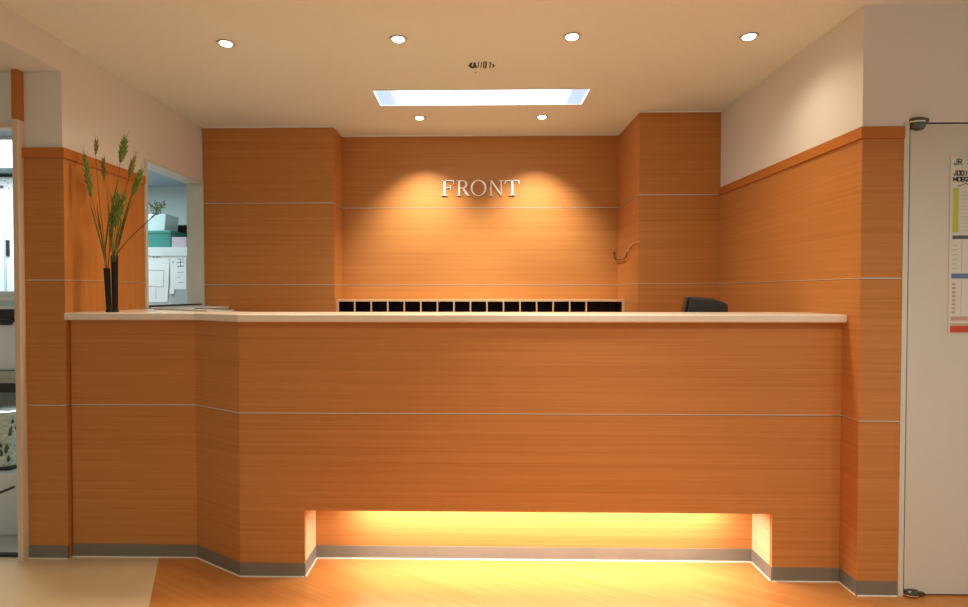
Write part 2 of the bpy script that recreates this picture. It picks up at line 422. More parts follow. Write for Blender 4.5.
CH = {'2': [(0, .8, .2, 1), (.2, 1, .8, 1), (.8, 1, 1, .7), (1, .7, 0, 0), (0, 0, 1, 0)], '0': [(0, 0, 0, 1), (0, 1, 1, 1), (1, 1, 1, 0), (1, 0, 0, 0)],
      '5': [(1, 1, 0, 1), (0, 1, 0, .5), (0, .5, .9, .5), (.9, .5, .9, 0), (.9, 0, 0, 0)], 'M': [(0, 0, 0, 1), (0, 1, .5, .3), (.5, .3, 1, 1), (1, 1, 1, 0)],
      '8': [(0, 0, 0, 1), (0, 1, 1, 1), (1, 1, 1, 0), (1, 0, 0, 0), (0, .5, 1, .5)], '1': [(.5, 0, .5, 1)],
      'J': [(.1, .3, .4, 0), (.4, 0, .9, .1), (.9, .1, .9, 1)], 'R': [(0, 0, 0, 1), (0, 1, .9, .9), (.9, .9, .8, .5), (.8, .5, 0, .5), (.3, .5, 1, 0)]}
def write(txt, x, z, cw, ch, step, mm, name, w=0.0040):
    st = []
    for k, t in enumerate(txt):
        st += [(a + k * step, b, c_ + k * step, d_) for a, b, c_, d_ in CH.get(t, [])]
    glyphs(st, x, z, cw, ch, yy, w).build(name, mm, n)
write('JR', xpx(952.2), zpx(165), .014, .024, 1.35, M_PINKG, 'green_lettering')
write('2', xpx(966), zpx(164), .015, .020, 1.3, M_PRED, 'red_lettering')
write('J00180105', xpx(952.3), zpx(175.3), .010, .017, 1.5, M_MARK, 'black_lettering')
write('M0822580', xpx(952.3), zpx(181.2), .012, .015, 1.35, M_MARK, 'black_lettering')
glyphs([(0, 0, .5, 1), (.5, 1, 1, 0)], xpx(956.5), zpx(186.5), .062, .012, yy, .0028).build('chevron', M_MARK, n)

# ------------------------------------------------------------------ reception counter
rc = thing('reception_counter', 'long orange beech reception counter with a lit recess at its foot', 'counter', (0.25, 2.5, 0))
XE = XR - 0.001
XLW = XL + 0.008
tk = 0.02
m = MB(); m.slab((XCK, YC), (XE, YC), ZJL + 0.003, ZWB - 0.001, tk); m.build('front_panel', W_H, rc)
m = MB(); m.slab((XCK, YC), (XNL, YC), 0, ZN, tk); m.slab((XNR, YC), (XE, YC), 0, ZN, tk); m.slab((XCK, YC), (XE, YC), ZN, ZJL - 0.003, tk); m.build('front_panel', W_H, rc)
for lo, hi in ((0, ZJL - .003), (ZJL + .003, ZWB - .001)):
    m = MB(); m.slab((XWK, YW), (XCK, YC), lo, hi, tk); m.build('corner_panel', W_H, rc)
    m = MB(); m.slab((XLW, YW), (XWK, YW), lo, hi, tk); m.build('side_panel', W_H, rc)
for p0, p1 in (((XCK, YC), (XE, YC)), ((XWK, YW), (XCK, YC)), ((XLW, YW), (XWK, YW))):
    m = MB(); m.slab(p0, p1, ZJL - .0005, ZJL + .003, tk, 0.0006); m.build('metal_strip', M_STRIP, rc)
    m = MB(); m.slab(p0, p1, ZJL - .003, ZJL - .0005, tk, -0.003); m.build('shadow_groove', M_GROOVE, rc)
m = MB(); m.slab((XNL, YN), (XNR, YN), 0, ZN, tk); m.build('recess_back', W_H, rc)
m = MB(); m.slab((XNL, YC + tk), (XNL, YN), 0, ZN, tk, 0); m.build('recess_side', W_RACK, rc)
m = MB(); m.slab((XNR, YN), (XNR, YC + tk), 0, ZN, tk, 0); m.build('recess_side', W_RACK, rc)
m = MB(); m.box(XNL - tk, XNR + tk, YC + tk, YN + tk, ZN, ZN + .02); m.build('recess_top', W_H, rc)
for p0, p1 in (((XLW, YW), (XWK, YW)), ((XWK, YW), (XCK, YC)), ((XCK, YC), (XNL, YC)), ((XNL, YC), (XNL, YN)), ((XNL, YN), (XNR, YN)), ((XNR, YN), (XNR, YC)), ((XNR, YC), (XE - .004, YC))):
    skirt(rc, p0, p1)
# pale lipping round the recess
for p0, p1 in (((XNL, YC), (XNL, YC + .002)), ((XNR, YC + .002), (XNR, YC))):
    m = MB(); m.slab(p0, p1, ZSK, ZN, .001, .001); m.build('recess_lipping', W_RACK, rc)
m = MB(); m.box(-0.60, 1.13, YC + 0.065, YC + 0.095, ZN - 0.016, ZN - 0.0005)
st = m.build('strip_light', M_NIGHT, rc)
lamp('AREA', 'strip_lamp', (0.30 - 0.25, YC + 0.08 - 2.5, ZN - 0.018), P_NICHE, (1.0, .96, .88), rc, (0, 0, 0), shape='RECTANGLE', size=1.70, size_y=0.03)
# inner shelf and end support behind the panels
m = MB(); m.box(XCK + .05, XE, YC + tk, 2.98, 0.72, 0.745); m.build('inner_shelf', M_TOP, rc)
for x in (XCK + .05, XE - .02): m = MB(); m.box(x, x + .02, YN + .05, 2.96, 0, 0.72); m.build('inner_support', W_H, rc)

o_ = 0.036
m = MB()
m.plate([(XLW - .006, YW - o_), (-1.289, YW - o_), (-1.018, YC - o_), (XE, YC - o_), (XE, 2.700), (-1.05, 2.700), (-1.25, 2.78), (-1.60, 3.15), (-1.72, OY1 - .01), (XL + .051, OY1 - .01), (XL + .051, OY0 - .062), (XLW - .006, OY0 - .062)], ZWB, ZWT)
m.build('counter_worktop', M_TOP, None, bevel=0.006, origin=(0.25, 2.5, ZWB), label='long cream worktop slab lying on top of the reception counter', cat='worktop')

fo = thing('folder', 'thin grey folder with a black edge strip lying on the worktop below the pass-through window', 'folder', (-1.50, 2.93, ZWT))
def rot_rect(c, ang, l0, l1, w0, w1):
    ca, sa = math.cos(ang), math.sin(ang)
    return [(c[0] + a_ * ca - b_ * sa, c[1] + a_ * sa + b_ * ca) for a_, b_ in ((l0, w0), (l1, w0), (l1, w1), (l0, w1))]
FA = math.atan2(2.72 - 3.13, -1.25 + 1.80)
m = MB(); m.plate(rot_rect((-1.50, 2.95), FA, -.31, .28, -.07, .07), ZWT + .0005, ZWT + .006); m.build('cover', M_GREY, fo, bevel=.001)
m = MB(); m.plate(rot_rect((-1.50, 2.95), FA, -.06, .26, .035, .065), ZWT + .0062, ZWT + .010); m.build('edge_strip', M_BLACK, fo, bevel=.001)

# ------------------------------------------------------------------ pigeonhole rack along the back wall
RX0, RX1, RY0, RZ1 = XCL + .002, XCR - .002, 3.936, 1.196
pr = thing('pigeonhole_rack', 'low pale timber pigeonhole rack with dark compartments below the metal letters', 'rack', (0, 4.03, 0.80))
YK = YB - 0.001
m = MB(); m.box(RX0, RX1, RY0, YK, RZ1 - .014, RZ1); m.build('top_board', W_RACK, pr)
m = MB(); m.box(RX0, RX1, RY0, YK, 0.80, .815); m.build('bottom_board', W_RACK, pr)
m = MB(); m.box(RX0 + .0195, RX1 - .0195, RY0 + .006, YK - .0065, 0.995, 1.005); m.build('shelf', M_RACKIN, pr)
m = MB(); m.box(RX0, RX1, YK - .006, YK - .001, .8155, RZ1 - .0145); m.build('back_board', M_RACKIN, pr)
for x0, x1, xi in ((RX0, RX0 + .018, RX0 + .018), (RX1 - .018, RX1, RX1 - .0192)):
    m = MB(); m.box(x0, x1, RY0, YK, .8155, RZ1 - .0145); m.build('side_board', W_RACK, pr)
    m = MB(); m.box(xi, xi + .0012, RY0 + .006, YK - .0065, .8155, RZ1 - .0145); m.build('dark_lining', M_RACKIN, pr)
first = None
for k in range(15):
    x = at(354.6 + k * 16.55, 305, RY0).x
    if not first:
        m = MB(); m.box(x - .0045, x + .0045, RY0 + .006, YK - .0065, .8155, RZ1 - .0145); first = m.build('divider', M_RACKIN, pr); fx = x
        m = MB(); m.box(x - .0050, x + .0050, RY0, RY0 + .0058, .8155, RZ1 - .0145); e1 = m.build('front_edge', W_RACK, pr)
        w0 = e1.copy(); bpy.data.objects.remove(e1); C.objects.link(w0); w0.parent = first; e1 = w0
    else:
        q = first.copy(); C.objects.link(q); q.parent = pr; q.location.x = x - fx
        q2 = e1.copy(); C.objects.link(q2); q2.parent = q
m = MB(); m.box(RX0, RX1, 3.80, YK, 0.72, 0.7995); bcab = m.build('back_worktop', M_TOP, None, origin=(0, 3.95, .72), label='low cream ledge under the pigeonhole rack', cat='ledge', bevel=.002)
m = MB(); m.box(RX0, RX1, 3.83, YK, 0.0, 0.7195)
cb = m.build('low_cabinet', W_H, None, origin=(0, 3.95, 0), label='wooden base cabinet under the back ledge', cat='cabinet', bevel=.002)
for k in range(4):
    m = MB(); m.box(RX0 + .02 + k * .505, RX0 + .51 + k * .505, 3.812, 3.8295, .06, .70); cd = m.build('cabinet_door', W_H, cb)
    m = MB(); m.box(RX0 + .20 + k * .505, RX0 + .32 + k * .505, 3.800, 3.8115, .65, .66); m.build('handle', M_BRIGHT, cd)

# ------------------------------------------------------------------ FRONT in metal letters
def letter_polys(ch):
    R = lambda a, b, c_, d_: [(a, b), (c_, b), (c_, d_), (a, d_)]
    s = .035                                       # serif thickness
    if ch == 'F': return [R(.13, 0, .27, 1), R(.0, 0, .40, s), R(0, 1 - s, .27, 1), R(.13, 1 - .055, .78, 1), [(.78, 1), (.72, .945), (.75, .76), (.79, .76)], R(.27, .50, .56, .55), R(.55, .38, .59, .66)]
    if ch == 'R':
        P = [R(.13, 0, .26, 1), R(0, 0, .38, s), R(0, 1 - s, .2, 1), [(.40, .50), (.56, .47), (.86, .05), (.94, 0), (.68, 0)]]
        o, i = [], []
        for k in range(17):
            t = PI / 2 - PI * k / 16
            o.append((.42 + .33 * math.cos(t), .74 + .26 * math.sin(t))); i.append((.42 + .20 * math.cos(t), .74 + .21 * math.sin(t)))
        P.append([(.26, 1)] + [o[0], i[0]] + [(.26, .95)])
        for k in range(16): P.append([o[k], o[k + 1], i[k + 1], i[k]])
        P.append([(.26, .53), i[-1], o[-1], (.26, .48)])
        return P
    if ch == 'O':
        P = []
        for k in range(40):
            t, u = 2 * PI * k / 40, 2 * PI * (k + 1) / 40
            O = lambda q: (.5 + .5 * math.cos(q), .5 + .52 * math.sin(q)); I = lambda q: (.5 + .385 * math.cos(q), .5 + .475 * math.sin(q))
            P.append([O(t), O(u), I(u), I(t)])
        return P
    if ch == 'N': return [R(.10, 0, .155, 1), R(0, 0, .26, s), R(0, 1 - s, .16, 1), [(.06, 1), (.22, 1), (.86, 0), (.78, 0)], R(.74, .0, .80, 1) if False else R(.775, .05, .83, 1), R(.66, 1 - s, .94, 1), [(.70, .12), (.83, 0), (.83, .12)]]
    if ch == 'T': return [R(.39, 0, .53, 1), R(.27, 0, .65, s), R(.02, .945, .90, 1), [(0, .76), (.04, .76), (.09, .945), (.02, 1)], [(.88, .76), (.92, .76), (.90, 1), (.83, .945)]]
lb, lt = at(441, 196, YB).z, at(441, 180.6, YB).z; LH = lt - lb
sg = thing('letter_sign', 'raised silver metal letters reading FRONT on the back wall', 'sign', (at(480, 196, YB).x, YB, lb))
for ch, px, sx in (('F', 441.3, 1.06), ('R', 456.3, .96), ('O', 470.6, 1.02), ('N', 489, .98), ('T', 504.6, 1.06)):
    m = MB(); xo = at(px, 190, YB).x
    for P in letter_polys(ch):
        m.prism(P, lambda u, v, s, xo=xo, sx=sx: (xo + u * LH * sx, YB - 0.0005 - 0.011 * s, lb + v * LH))
    lo_ = m.build('letter', M_LETTER, sg)
    lo_['label'] = 'silver metal letter ' + ch

# ------------------------------------------------------------------ hook with cord by the right column
p = lambda px, py, Y: at(px, py, Y)
h = thing('wall_hook', 'small copper coloured hook with a curved cord on the back wall near the right column', 'hook', tuple(p(616, 257, YB)))
def oncol(px, py, off=.012):
    q = at(px, py, 1.0); return at(px, py, (XCR - off) / q.x)
m = MB(); m.tube([p(614, 252.5, YB - .006), p(614.2, 256, YB - .010), p(615, 258.8, YB - .016), oncol(619, 259.6, .014), oncol(623.5, 259.2), oncol(626, 256.2), oncol(627.4, 251.5)], .0046, 8)
m.build('hook_wire', M_CORD, h, smooth=True)
m = MB(); m.tube([oncol(627.4, 251.5), oncol(629, 247.3, .010), oncol(632, 244.2, .008), oncol(635, 242.8, .006), oncol(638.8, 242, .006)], .0036, 8)
m.build('cord', W_RACK, h, smooth=True)
m = MB(); m.lathe([(.010, 0), (.010, .006)], (0, 0, 0)); m.v = [(a + p(614, 252, YB).x, YB - .001 - c_, b + p(614, 253, YB).z) for a, b, c_ in m.v]; m.build('hook_plate', M_CORD, h)

# ------------------------------------------------------------------ black monitor on the inner shelf
my = 2.84
mo = thing('monitor', 'black computer monitor seen from behind over the right end of the counter', 'monitor', (at(705, 311, my).x, my + .04, .745))
A, B_, C_, D_ = at(682.5, 312, my), at(687, 296.8, my), at(727, 303, my), at(727.5, 312, my)
pts = [(A.x - .012, 1.03), (B_.x, B_.z - .004), (B_.x + .012, B_.z), (B_.x + .05, B_.z - .001), ((B_.x + C_.x) / 2 + .03, (B_.z + C_.z) / 2 + .008), (C_.x - .012, C_.z + .002), (C_.x, C_.z - .006), (D_.x + .002, 1.00), (A.x + .02, 1.00)]
m = MB(); m.prism(pts, lambda u, v, s: (u + s * .02, my + s * .10, v)); m.build('housing', M_BLACK, mo, bevel=.005)
m = MB(); m.prism([(u * .94 + .06 * 1.18, v * .96 + .04 * 1.1) for u, v in pts], lambda u, v, s: (u + .01 - s * .01, my - .0005 - s * .02, v)); m.build('rear_cover', M_BLACK, mo, bevel=.004)
m = MB(); m.box(1.16, 1.20, my + .03, my + .06, .757, 1.02); m.build('stand_neck', M_BLACK, mo)
m = MB(); m.box(1.06, 1.30, my - .05, my + .13, .7455, .757); m.build('stand_foot', M_BLACK, mo, bevel=.004)

# ------------------------------------------------------------------ two vases and the grass in them
VY = 2.625
def vase(name, label, pts_px, Y, group='black vases'):
    top, bot, hw, hb = pts_px
    t_, b_ = at(*top, Y), at(*bot, Y); b_.z = ZWT + .0005
    r1, r0 = hw / F_PX * Y, hb / F_PX * Y
    v = thing(name, label, 'vase', (b_.x, Y, b_.z), group)
    m = MB(); n_ = 10; path = [b_ + (t_ - b_) * (k / n_) for k in range(n_ + 1)]
    m.tube(path, [r0 + (r1 - r0) * (k / n_) for k in range(n_ + 1)], 24); bd = m.build('body', M_BLACK2, v, smooth=True)
    m = MB(); m.tube([t_ - Vector((0, 0, .003)), t_ + Vector((0, 0, .002))], [r1 * 1.03, r1 * 1.03], 24); m.build('rim', M_BLACK2, v, smooth=True)
    m = MB(); m.lathe([(r0 + .003, 0), (r0 + .005, .004), (r0 + .002, .010)], tuple(b_)); m.build('foot', M_BLACK2, v, smooth=True)
    return t_
vase('bud_vase', 'shorter slim black vase at the left end of the worktop', ((106.8, 268.5), (109.2, 311.3), 2.9, 2.4), VY)
vase('bud_vase', 'taller slim black vase touching the shorter one, holding the dark twig', ((114.6, 256), (115.2, 311.3), 3.3, 2.6), VY + .012)

def smooth_path(px, Y0_, Y1_, n=14):
    """Catmull-Rom through pixel stations"""
    P = [at(x, y, Y0_ + (Y1_ - Y0_) * k / (len(px) - 1)) for k, (x, y) in enumerate(px)]
    P = [P[0] * 2 - P[1]] + P + [P[-1] * 2 - P[-2]]; out = []
    for i in range(1, len(P) - 2):
        for k in range(n // (len(P) - 3) + 1):
            t = k / (n // (len(P) - 3) + 1); a, b, c_, d_ = P[i - 1:i + 3]
            out.append(.5 * ((2 * b) + (c_ - a) * t + (2 * a - 5 * b + 4 * c_ - d_) * t * t + (3 * b - a - 3 * c_ + d_) * t ** 3))
    return out + [P[-2]]
def grass(label, stem, head, dy, mm, rich=1.0, r=.0016, leaf=None):
    """stem: px stations from the vase up; head: px base and tip of the ear"""
    path = smooth_path(stem, VY, VY + dy)
    g = thing('grass_stem', label, 'dried grass', tuple(path[0]), 'ornamental grass stems')
    m = MB(); m.tube(path, [r * (1 - .4 * k / (len(path) - 1)) for k in range(len(path))], 6); m.build('stalk', M_STEM, g, smooth=True)
    a, b = at(*head[0], VY + dy), at(*head[1], VY + dy); ax = (b - a); L_ = ax.length; ax.normalize()
    u = ax.cross(Vector((0, 1, 0))).normalized(); v = ax.cross(u)
    m = MB(); N_ = int(24 * rich)
    for k in range(N_):
        t = k / N_; ang = k * 2.4; rad = (u * math.cos(ang) + v * math.sin(ang))
        w_ = .013 * rich * math.sin(PI * (.12 + .8 * t))
        m.seed(a + ax * (L_ * t * .85) + rad * .001, ax * 1.0 + rad * w_ * 45, .028 + random.random() * .010, .0046 * rich)
    m.seed(a + ax * L_ * .8, ax, L_ * .22, .003); m.build('seed_head', mm, g, smooth=True)
    m = MB()
    for k in range(int(20 * rich)):
        t = random.random(); ang = random.random() * 6.28; rad = (u * math.cos(ang) + v * math.sin(ang))
        s0 = a + ax * L_ * t; m.tube([s0, s0 + ax * .02 + rad * .006, s0 + ax * (.035 + .012 * random.random()) + rad * .012], [.0006, .0005, .0003], 4)
    m.build('awns', mm, g)
    if leaf:
        lp = [at(x, y, VY + dy * .6) for x, y in leaf]; m = MB()
        for i in range(len(lp) - 1):
            pass
        w0 = [.0006, .004, .0045, .003, .0004]; vs = []
        for i, q in enumerate(lp):
            tt = (lp[min(i + 1, len(lp) - 1)] - lp[max(i - 1, 0)]).normalized(); nn = Vector((-tt.z, .35, tt.x)).normalized() * w0[min(i, 4)]
            vs += [q + nn, q - nn + Vector((0, .001, 0))]
        vs2 = [w_ + Vector((0, .0008, 0)) for w_ in vs]; K = len(vs); fs = []
        for i in range(len(lp) - 1): fs += [(2 * i, 2 * i + 1, 2 * i + 3, 2 * i + 2), (K + 2 * i + 2, K + 2 * i + 3, K + 2 * i + 1, K + 2 * i), (2 * i, 2 * i + 2, K + 2 * i + 2, K + 2 * i), (2 * i + 1, K + 2 * i + 1, K + 2 * i + 3, 2 * i + 3)]
        fs += [(0, K, K + 1, 1), (K - 2, K - 1, 2 * K - 1, 2 * K - 2)]
        m.add(vs + vs2, fs); m.build('leaf', mm, g)
grass('thin grass stem with a small brown ear standing upright left of the tallest one', [(107, 272), (103.5, 235), (99, 198), (95.8, 156)], ((95.8, 156), (96.2, 141)), .00, M_GRAIN2, .6, leaf=[(106, 262), (103, 245), (99.5, 225), (97.5, 212), (97, 203)])
grass('tallest grass stem with the plump bright green ear', [(114, 262), (111.5, 235), (114, 202), (118.5, 176), (120, 163)], ((120.5, 163), (125.5, 138)), .02, M_GRAIN, 1.25, leaf=[(113.5, 250), (110, 225), (112.5, 200), (117, 186), (120, 178)])
grass('grass stem with a long blurred green ear, leftmost in the vases', [(106, 272), (102, 240), (96, 215), (91, 196)], ((91.5, 197), (83.5, 152)), -.02, M_GRAIN, 1.1, leaf=[(105.5, 266), (103, 252), (98, 232), (93, 214), (89, 200)])
grass('grass stem with a dull narrow ear leaning slightly right', [(113, 262), (117, 232), (122.5, 202), (129, 178)], ((129, 178), (134, 158)), .05, M_GRAIN2, .9, leaf=[(114, 256), (120, 240), (123, 225), (127, 213), (133, 200)])
grass('grass stem arching right to a feathery green ear nearest the window', [(115, 262), (121, 238), (128, 210), (133, 194)], ((132.5, 196), (141.5, 170)), .03, M_GRAIN, 1.15, leaf=[(115, 258), (119, 238), (125, 215), (131, 196), (137, 186)])
grass('short faded grass stem with a tan ear between the two middle stalks', [(108, 270), (110, 235), (108.5, 205), (104.8, 180)], ((104.8, 181), (103, 159)), .06, M_GRAIN2, .9, leaf=[(108, 262), (111.5, 240), (113, 215), (111, 196), (107, 186)])
grass('low leafy grass stem with a green ear just above the vase rims', [(114.5, 262), (113.5, 245), (116, 225)], ((116, 228), (118, 190)), .00, M_GRAIN, 1.2, leaf=[(115, 260), (117, 238), (121, 222), (118.5, 205), (120, 193)])
grass('low grass stem with a dull green ear leaning over the shorter vase', [(107.5, 272), (109, 255), (110.5, 236)], ((110.5, 240), (113, 205)), .035, M_GRAIN, .95, leaf=[(107, 270), (105, 250), (107, 232), (109, 216), (107.5, 204)])
grass('dense leafy grass tuft with a small green ear in the middle of the bunch', [(114, 262), (116, 240), (119.5, 218)], ((119.5, 220), (124, 192)), -.03, M_GRAIN, 1.0, leaf=[(113, 262), (111.5, 245), (112.5, 228), (115, 214), (118, 203)])
tw = smooth_path([(115, 262), (119, 251), (132, 236), (146, 223), (155, 214.5)], VY, VY + .05)
g = thing('twig', 'thin dark bare twig reaching right towards the window', 'twig', tuple(tw[0]))
m = MB(); m.tube(tw, [.0020] * (len(tw) - 3) + [.0022, .0026, .0012], 6); m.build('twig_stem', M_TWIG, g, smooth=True)
m = MB(); m.seed(tw[-3], tw[-1] - tw[-3], .035, .0042); m.seed(tw[-1] - Vector((.004, 0, 0)), Vector((1, 0, .05)), .028, .003); m.build('bud', M_TWIG, g, smooth=True)

# ------------------------------------------------------------------ ceiling lamps
def downlight(x, y, power, label, group, color=WARM, seen=True, size=105, blend=.75, radius=.03, tilt=(0, 0, 0)):
    d = thing('downlight', label, 'ceiling light', (x, y, HC), group)
    m = MB(); m.lathe([(.027, -.001), (.036, -.001), (.041, -.003), (.039, -.006), (.029, -.004)], (x, y, HC)); m.build('trim_ring', M_RIM, d, smooth=True)
    m = MB(); m.lathe([(.027, -.0045), (.023, -.009), (.013, -.012), (.003, -.013)], (x, y, HC)); m.build('lamp_face', M_BULB, d, smooth=True)
    lamp('SPOT', 'lamp', (0, 0, -.02), power, color, d, tilt, spot_size=math.radians(size), spot_blend=blend, shadow_soft_size=radius)
    return d
FD = ['leftmost recessed downlight of the four in the front row', 'second recessed downlight from the left in the front row', 'third recessed downlight from the left in the front row', 'rightmost recessed downlight of the four, nearest the right wall']
for k, (x, y) in enumerate(((-1.154, 2.594), (-.350, 2.565), (.437, 2.556), (1.235, 2.569))):
    downlight(x, y, P_FRONT[k], FD[k], 'front row of downlights', size=150, blend=.9, radius=.06)
for k, (x, y) in enumerate(((-.366, 3.709), (.439, 3.704))):
    downlight(x, y, P_REAR[k], ('left', 'right')[k] + ' small downlight close to the back wall, behind the fluorescent fixture', 'back wall downlights', REARC, size=84, blend=1.0, radius=.015, tilt=(math.radians(21), 0, 0))
for k, (x, y, pw, col) in enumerate(FOYER_FILL):
    downlight(x, y, pw, 'unseen recessed downlight added over the foyer as fill light', 'foyer downlights', col, size=150, blend=.8, radius=.05)

downlight(.40, 1.85, P_FLOOR, 'narrow recessed downlight just in front of the counter', 'foyer downlights', (1.0, .96, .90), size=66, blend=.95, radius=.03)

fl = thing('fluorescent_fixture', 'long white recessed fluorescent ceiling fixture above the reception counter', 'ceiling light', ((PXA + PXB) / 2, (PYA + PYB) / 2, HC))
m = MB(); e = .006
for x0, x1, y0, y1 in ((PXA - .004, PXB + .004, PYA - .004, PYA + e), (PXA - .004, PXB + .004, PYB - e, PYB + .004), (PXA - .004, PXA + e, PYA + e, PYB - e), (PXB - e, PXB + .004, PYA + e, PYB - e)):
    m.box(x0, x1, y0, y1, HC - .004, HC - .0005)
m.build('frame', mat('fixture_frame_white', (.9, .93, .95), .4), fl)
m = MB(); g_ = .0015; m.box(PXA + g_, PXB - g_, PYA + g_, PYB - g_, HC + .060, HC + .064)
m.build('housing', M_REFL, fl)
# acrylic cover: lit evenly over the tubes, dimmer and bluer past their ends
dm = mat('acrylic_cover', (.45, .5, .55), 0.35, emit=(1, 1, 1), estr=1.0); nt = dm.node_tree; N = nt.nodes.new; L = nt.links.new
g = N('ShaderNodeNewGeometry'); sx = N('ShaderNodeSeparateXYZ'); L(g.outputs['Position'], sx.inputs[0])
ab = N('ShaderNodeMath'); ab.operation = 'SUBTRACT'; ab.inputs[1].default_value = (PXA + PXB) / 2; L(sx.outputs['X'], ab.inputs[0])
a2 = N('ShaderNodeMath'); a2.operation = 'ABSOLUTE'; L(ab.outputs[0], a2.inputs[0])
mr = N('ShaderNodeMapRange'); mr.interpolation_type = 'SMOOTHSTEP'; mr.inputs['From Min'].default_value = .42; mr.inputs['From Max'].default_value = .53
L(a2.outputs[0], mr.inputs['Value'])
mx = N('ShaderNodeMix'); mx.data_type = 'RGBA'; mx.inputs['A'].default_value = (.92 * P_PANEL, .97 * P_PANEL, 1.0 * P_PANEL, 1); mx.inputs['B'].default_value = (.40, .66, .92, 1)
L(mr.outputs['Result'], mx.inputs['Factor']); L(mx.outputs['Result'], nt.nodes['Principled BSDF'].inputs['Emission Color'])
m = MB(); m.box(PXA + e + .008, PXB - e - .008, PYA + e + .004, PYB - e - .004, HC - .003, HC + .003); m.build('diffuser', dm, fl)
em = mat('acrylic_edge', (.9, .95, 1), 0.35, emit=(.9, .97, 1), estr=1.6)
m = MB()
for x0, x1, y0, y1 in ((PXA + e, PXB - e, PYA + e, PYA + e + .004), (PXA + e, PXB - e, PYB - e - .004, PYB - e), (PXA + e, PXA + e + .008, PYA + e + .004, PYB - e - .004), (PXB - e - .008, PXB - e, PYA + e + .004, PYB - e - .004)):
    m.box(x0, x1, y0, y1, HC - .0035, HC + .003)
m.build('diffuser_edge', em, fl)

# black stencil marks on the ceiling
cm = thing('ceiling_mark', 'small row of black printed marks on the ceiling in front of the fluorescent fixture', 'ceiling mark', (.03, 2.87, HC))
def onceil(px, py):
    q = at(px, py, 1.0); t = (HC - EYE) / (q.z - EYE); return (q.x * t, q.y * t)
def cmark(poly):
    m = MB(); m.prism([onceil(*q) for q in poly], lambda u, v, s: (u, v, HC - .0002 - .001 * s)); m.build('mark', M_MARK, cm)
for poly in ([(468.3, 65.3), (470.5, 62.6), (472.4, 62.5), (471.5, 65), (473, 68), (470.3, 67.8)], [(472.2, 68), (473.8, 62.2), (475.2, 62.4), (477.3, 67.9), (475.2, 67.3), (474, 68.2)],
             [(477.5, 67.8), (478.6, 61.6), (479.3, 61.6), (478.4, 67.8)], [(480.2, 67.8), (481.4, 62), (482.2, 62), (481.1, 67.8)],
             [(482.8, 67), (483.4, 61.8), (485.2, 61), (484.3, 64), (484.1, 68.4)], [(484.6, 68.6), (485.6, 61), (486.9, 61.8), (486.5, 67.8)],
             [(489.2, 62), (491.4, 62.1), (491, 63.5), (490.4, 68), (489.3, 67.9), (489.9, 63.8)], [(491.9, 64.5), (493.2, 63.5), (494.8, 65.4), (493, 67.6), (492, 67.4), (493.2, 65.4)],
             [(475, 72), (475.7, 71.6), (476.4, 72.2), (475.7, 73)]):
    cmark(poly)

# ------------------------------------------------------------------ the office beyond the left wall
OYB = 5.30
w = MB(); w.box(X0 - .1, XL - .11, OYB, OYB + .1, 0, HC + .1); struct('wall_office_back', w, M_OFFW)
w = MB(); w.box(X0 - .1, X0, YPL + .106, OYB, 0, HC + .1); struct('wall_office_side', w, M_OFFW)
w = MB(); w.box(X0 - .1, X0, Y0, YPL + .106, 0, HC + .1); struct('wall_passage_side', w, M_PAINT)
OH = 2.26
ol = thing('office_light', 'bright white fluorescent panel on the office ceiling, seen through the left doorway', 'ceiling light', (-3.5, 4.0, OH))
m = MB(); m.box(-4.3, -2.85, 3.60, 4.42, OH - .02, OH - .0005); m.build('panel_housing', M_WHITE2, ol)
m = MB(); m.box(-4.27, -2.88, 3.63, 4.39, OH - .0245, OH - .0205); m.build('diffuser', mat('office_diffuser', (.9, .95, 1), .5, emit=(.80, .95, 1.0), estr=2.5), ol)
lamp('AREA', 'lamp', (0, 0, -.04), P_OFFICE, COOL, ol, (0, 0, 0), shape='RECTANGLE', size=1.4, size_y=.75)

def vpanel(name, mm, px0, px1, py0, py1, Y, t=.02, parent=None, extra=0.0, **k):
    a, b = at(px0, py1, Y), at(px1, py0, Y)
    m = MB(); m.box(a.x - extra, b.x, Y, Y + t, a.z, b.z); return m.build(name, mm, parent, **k)
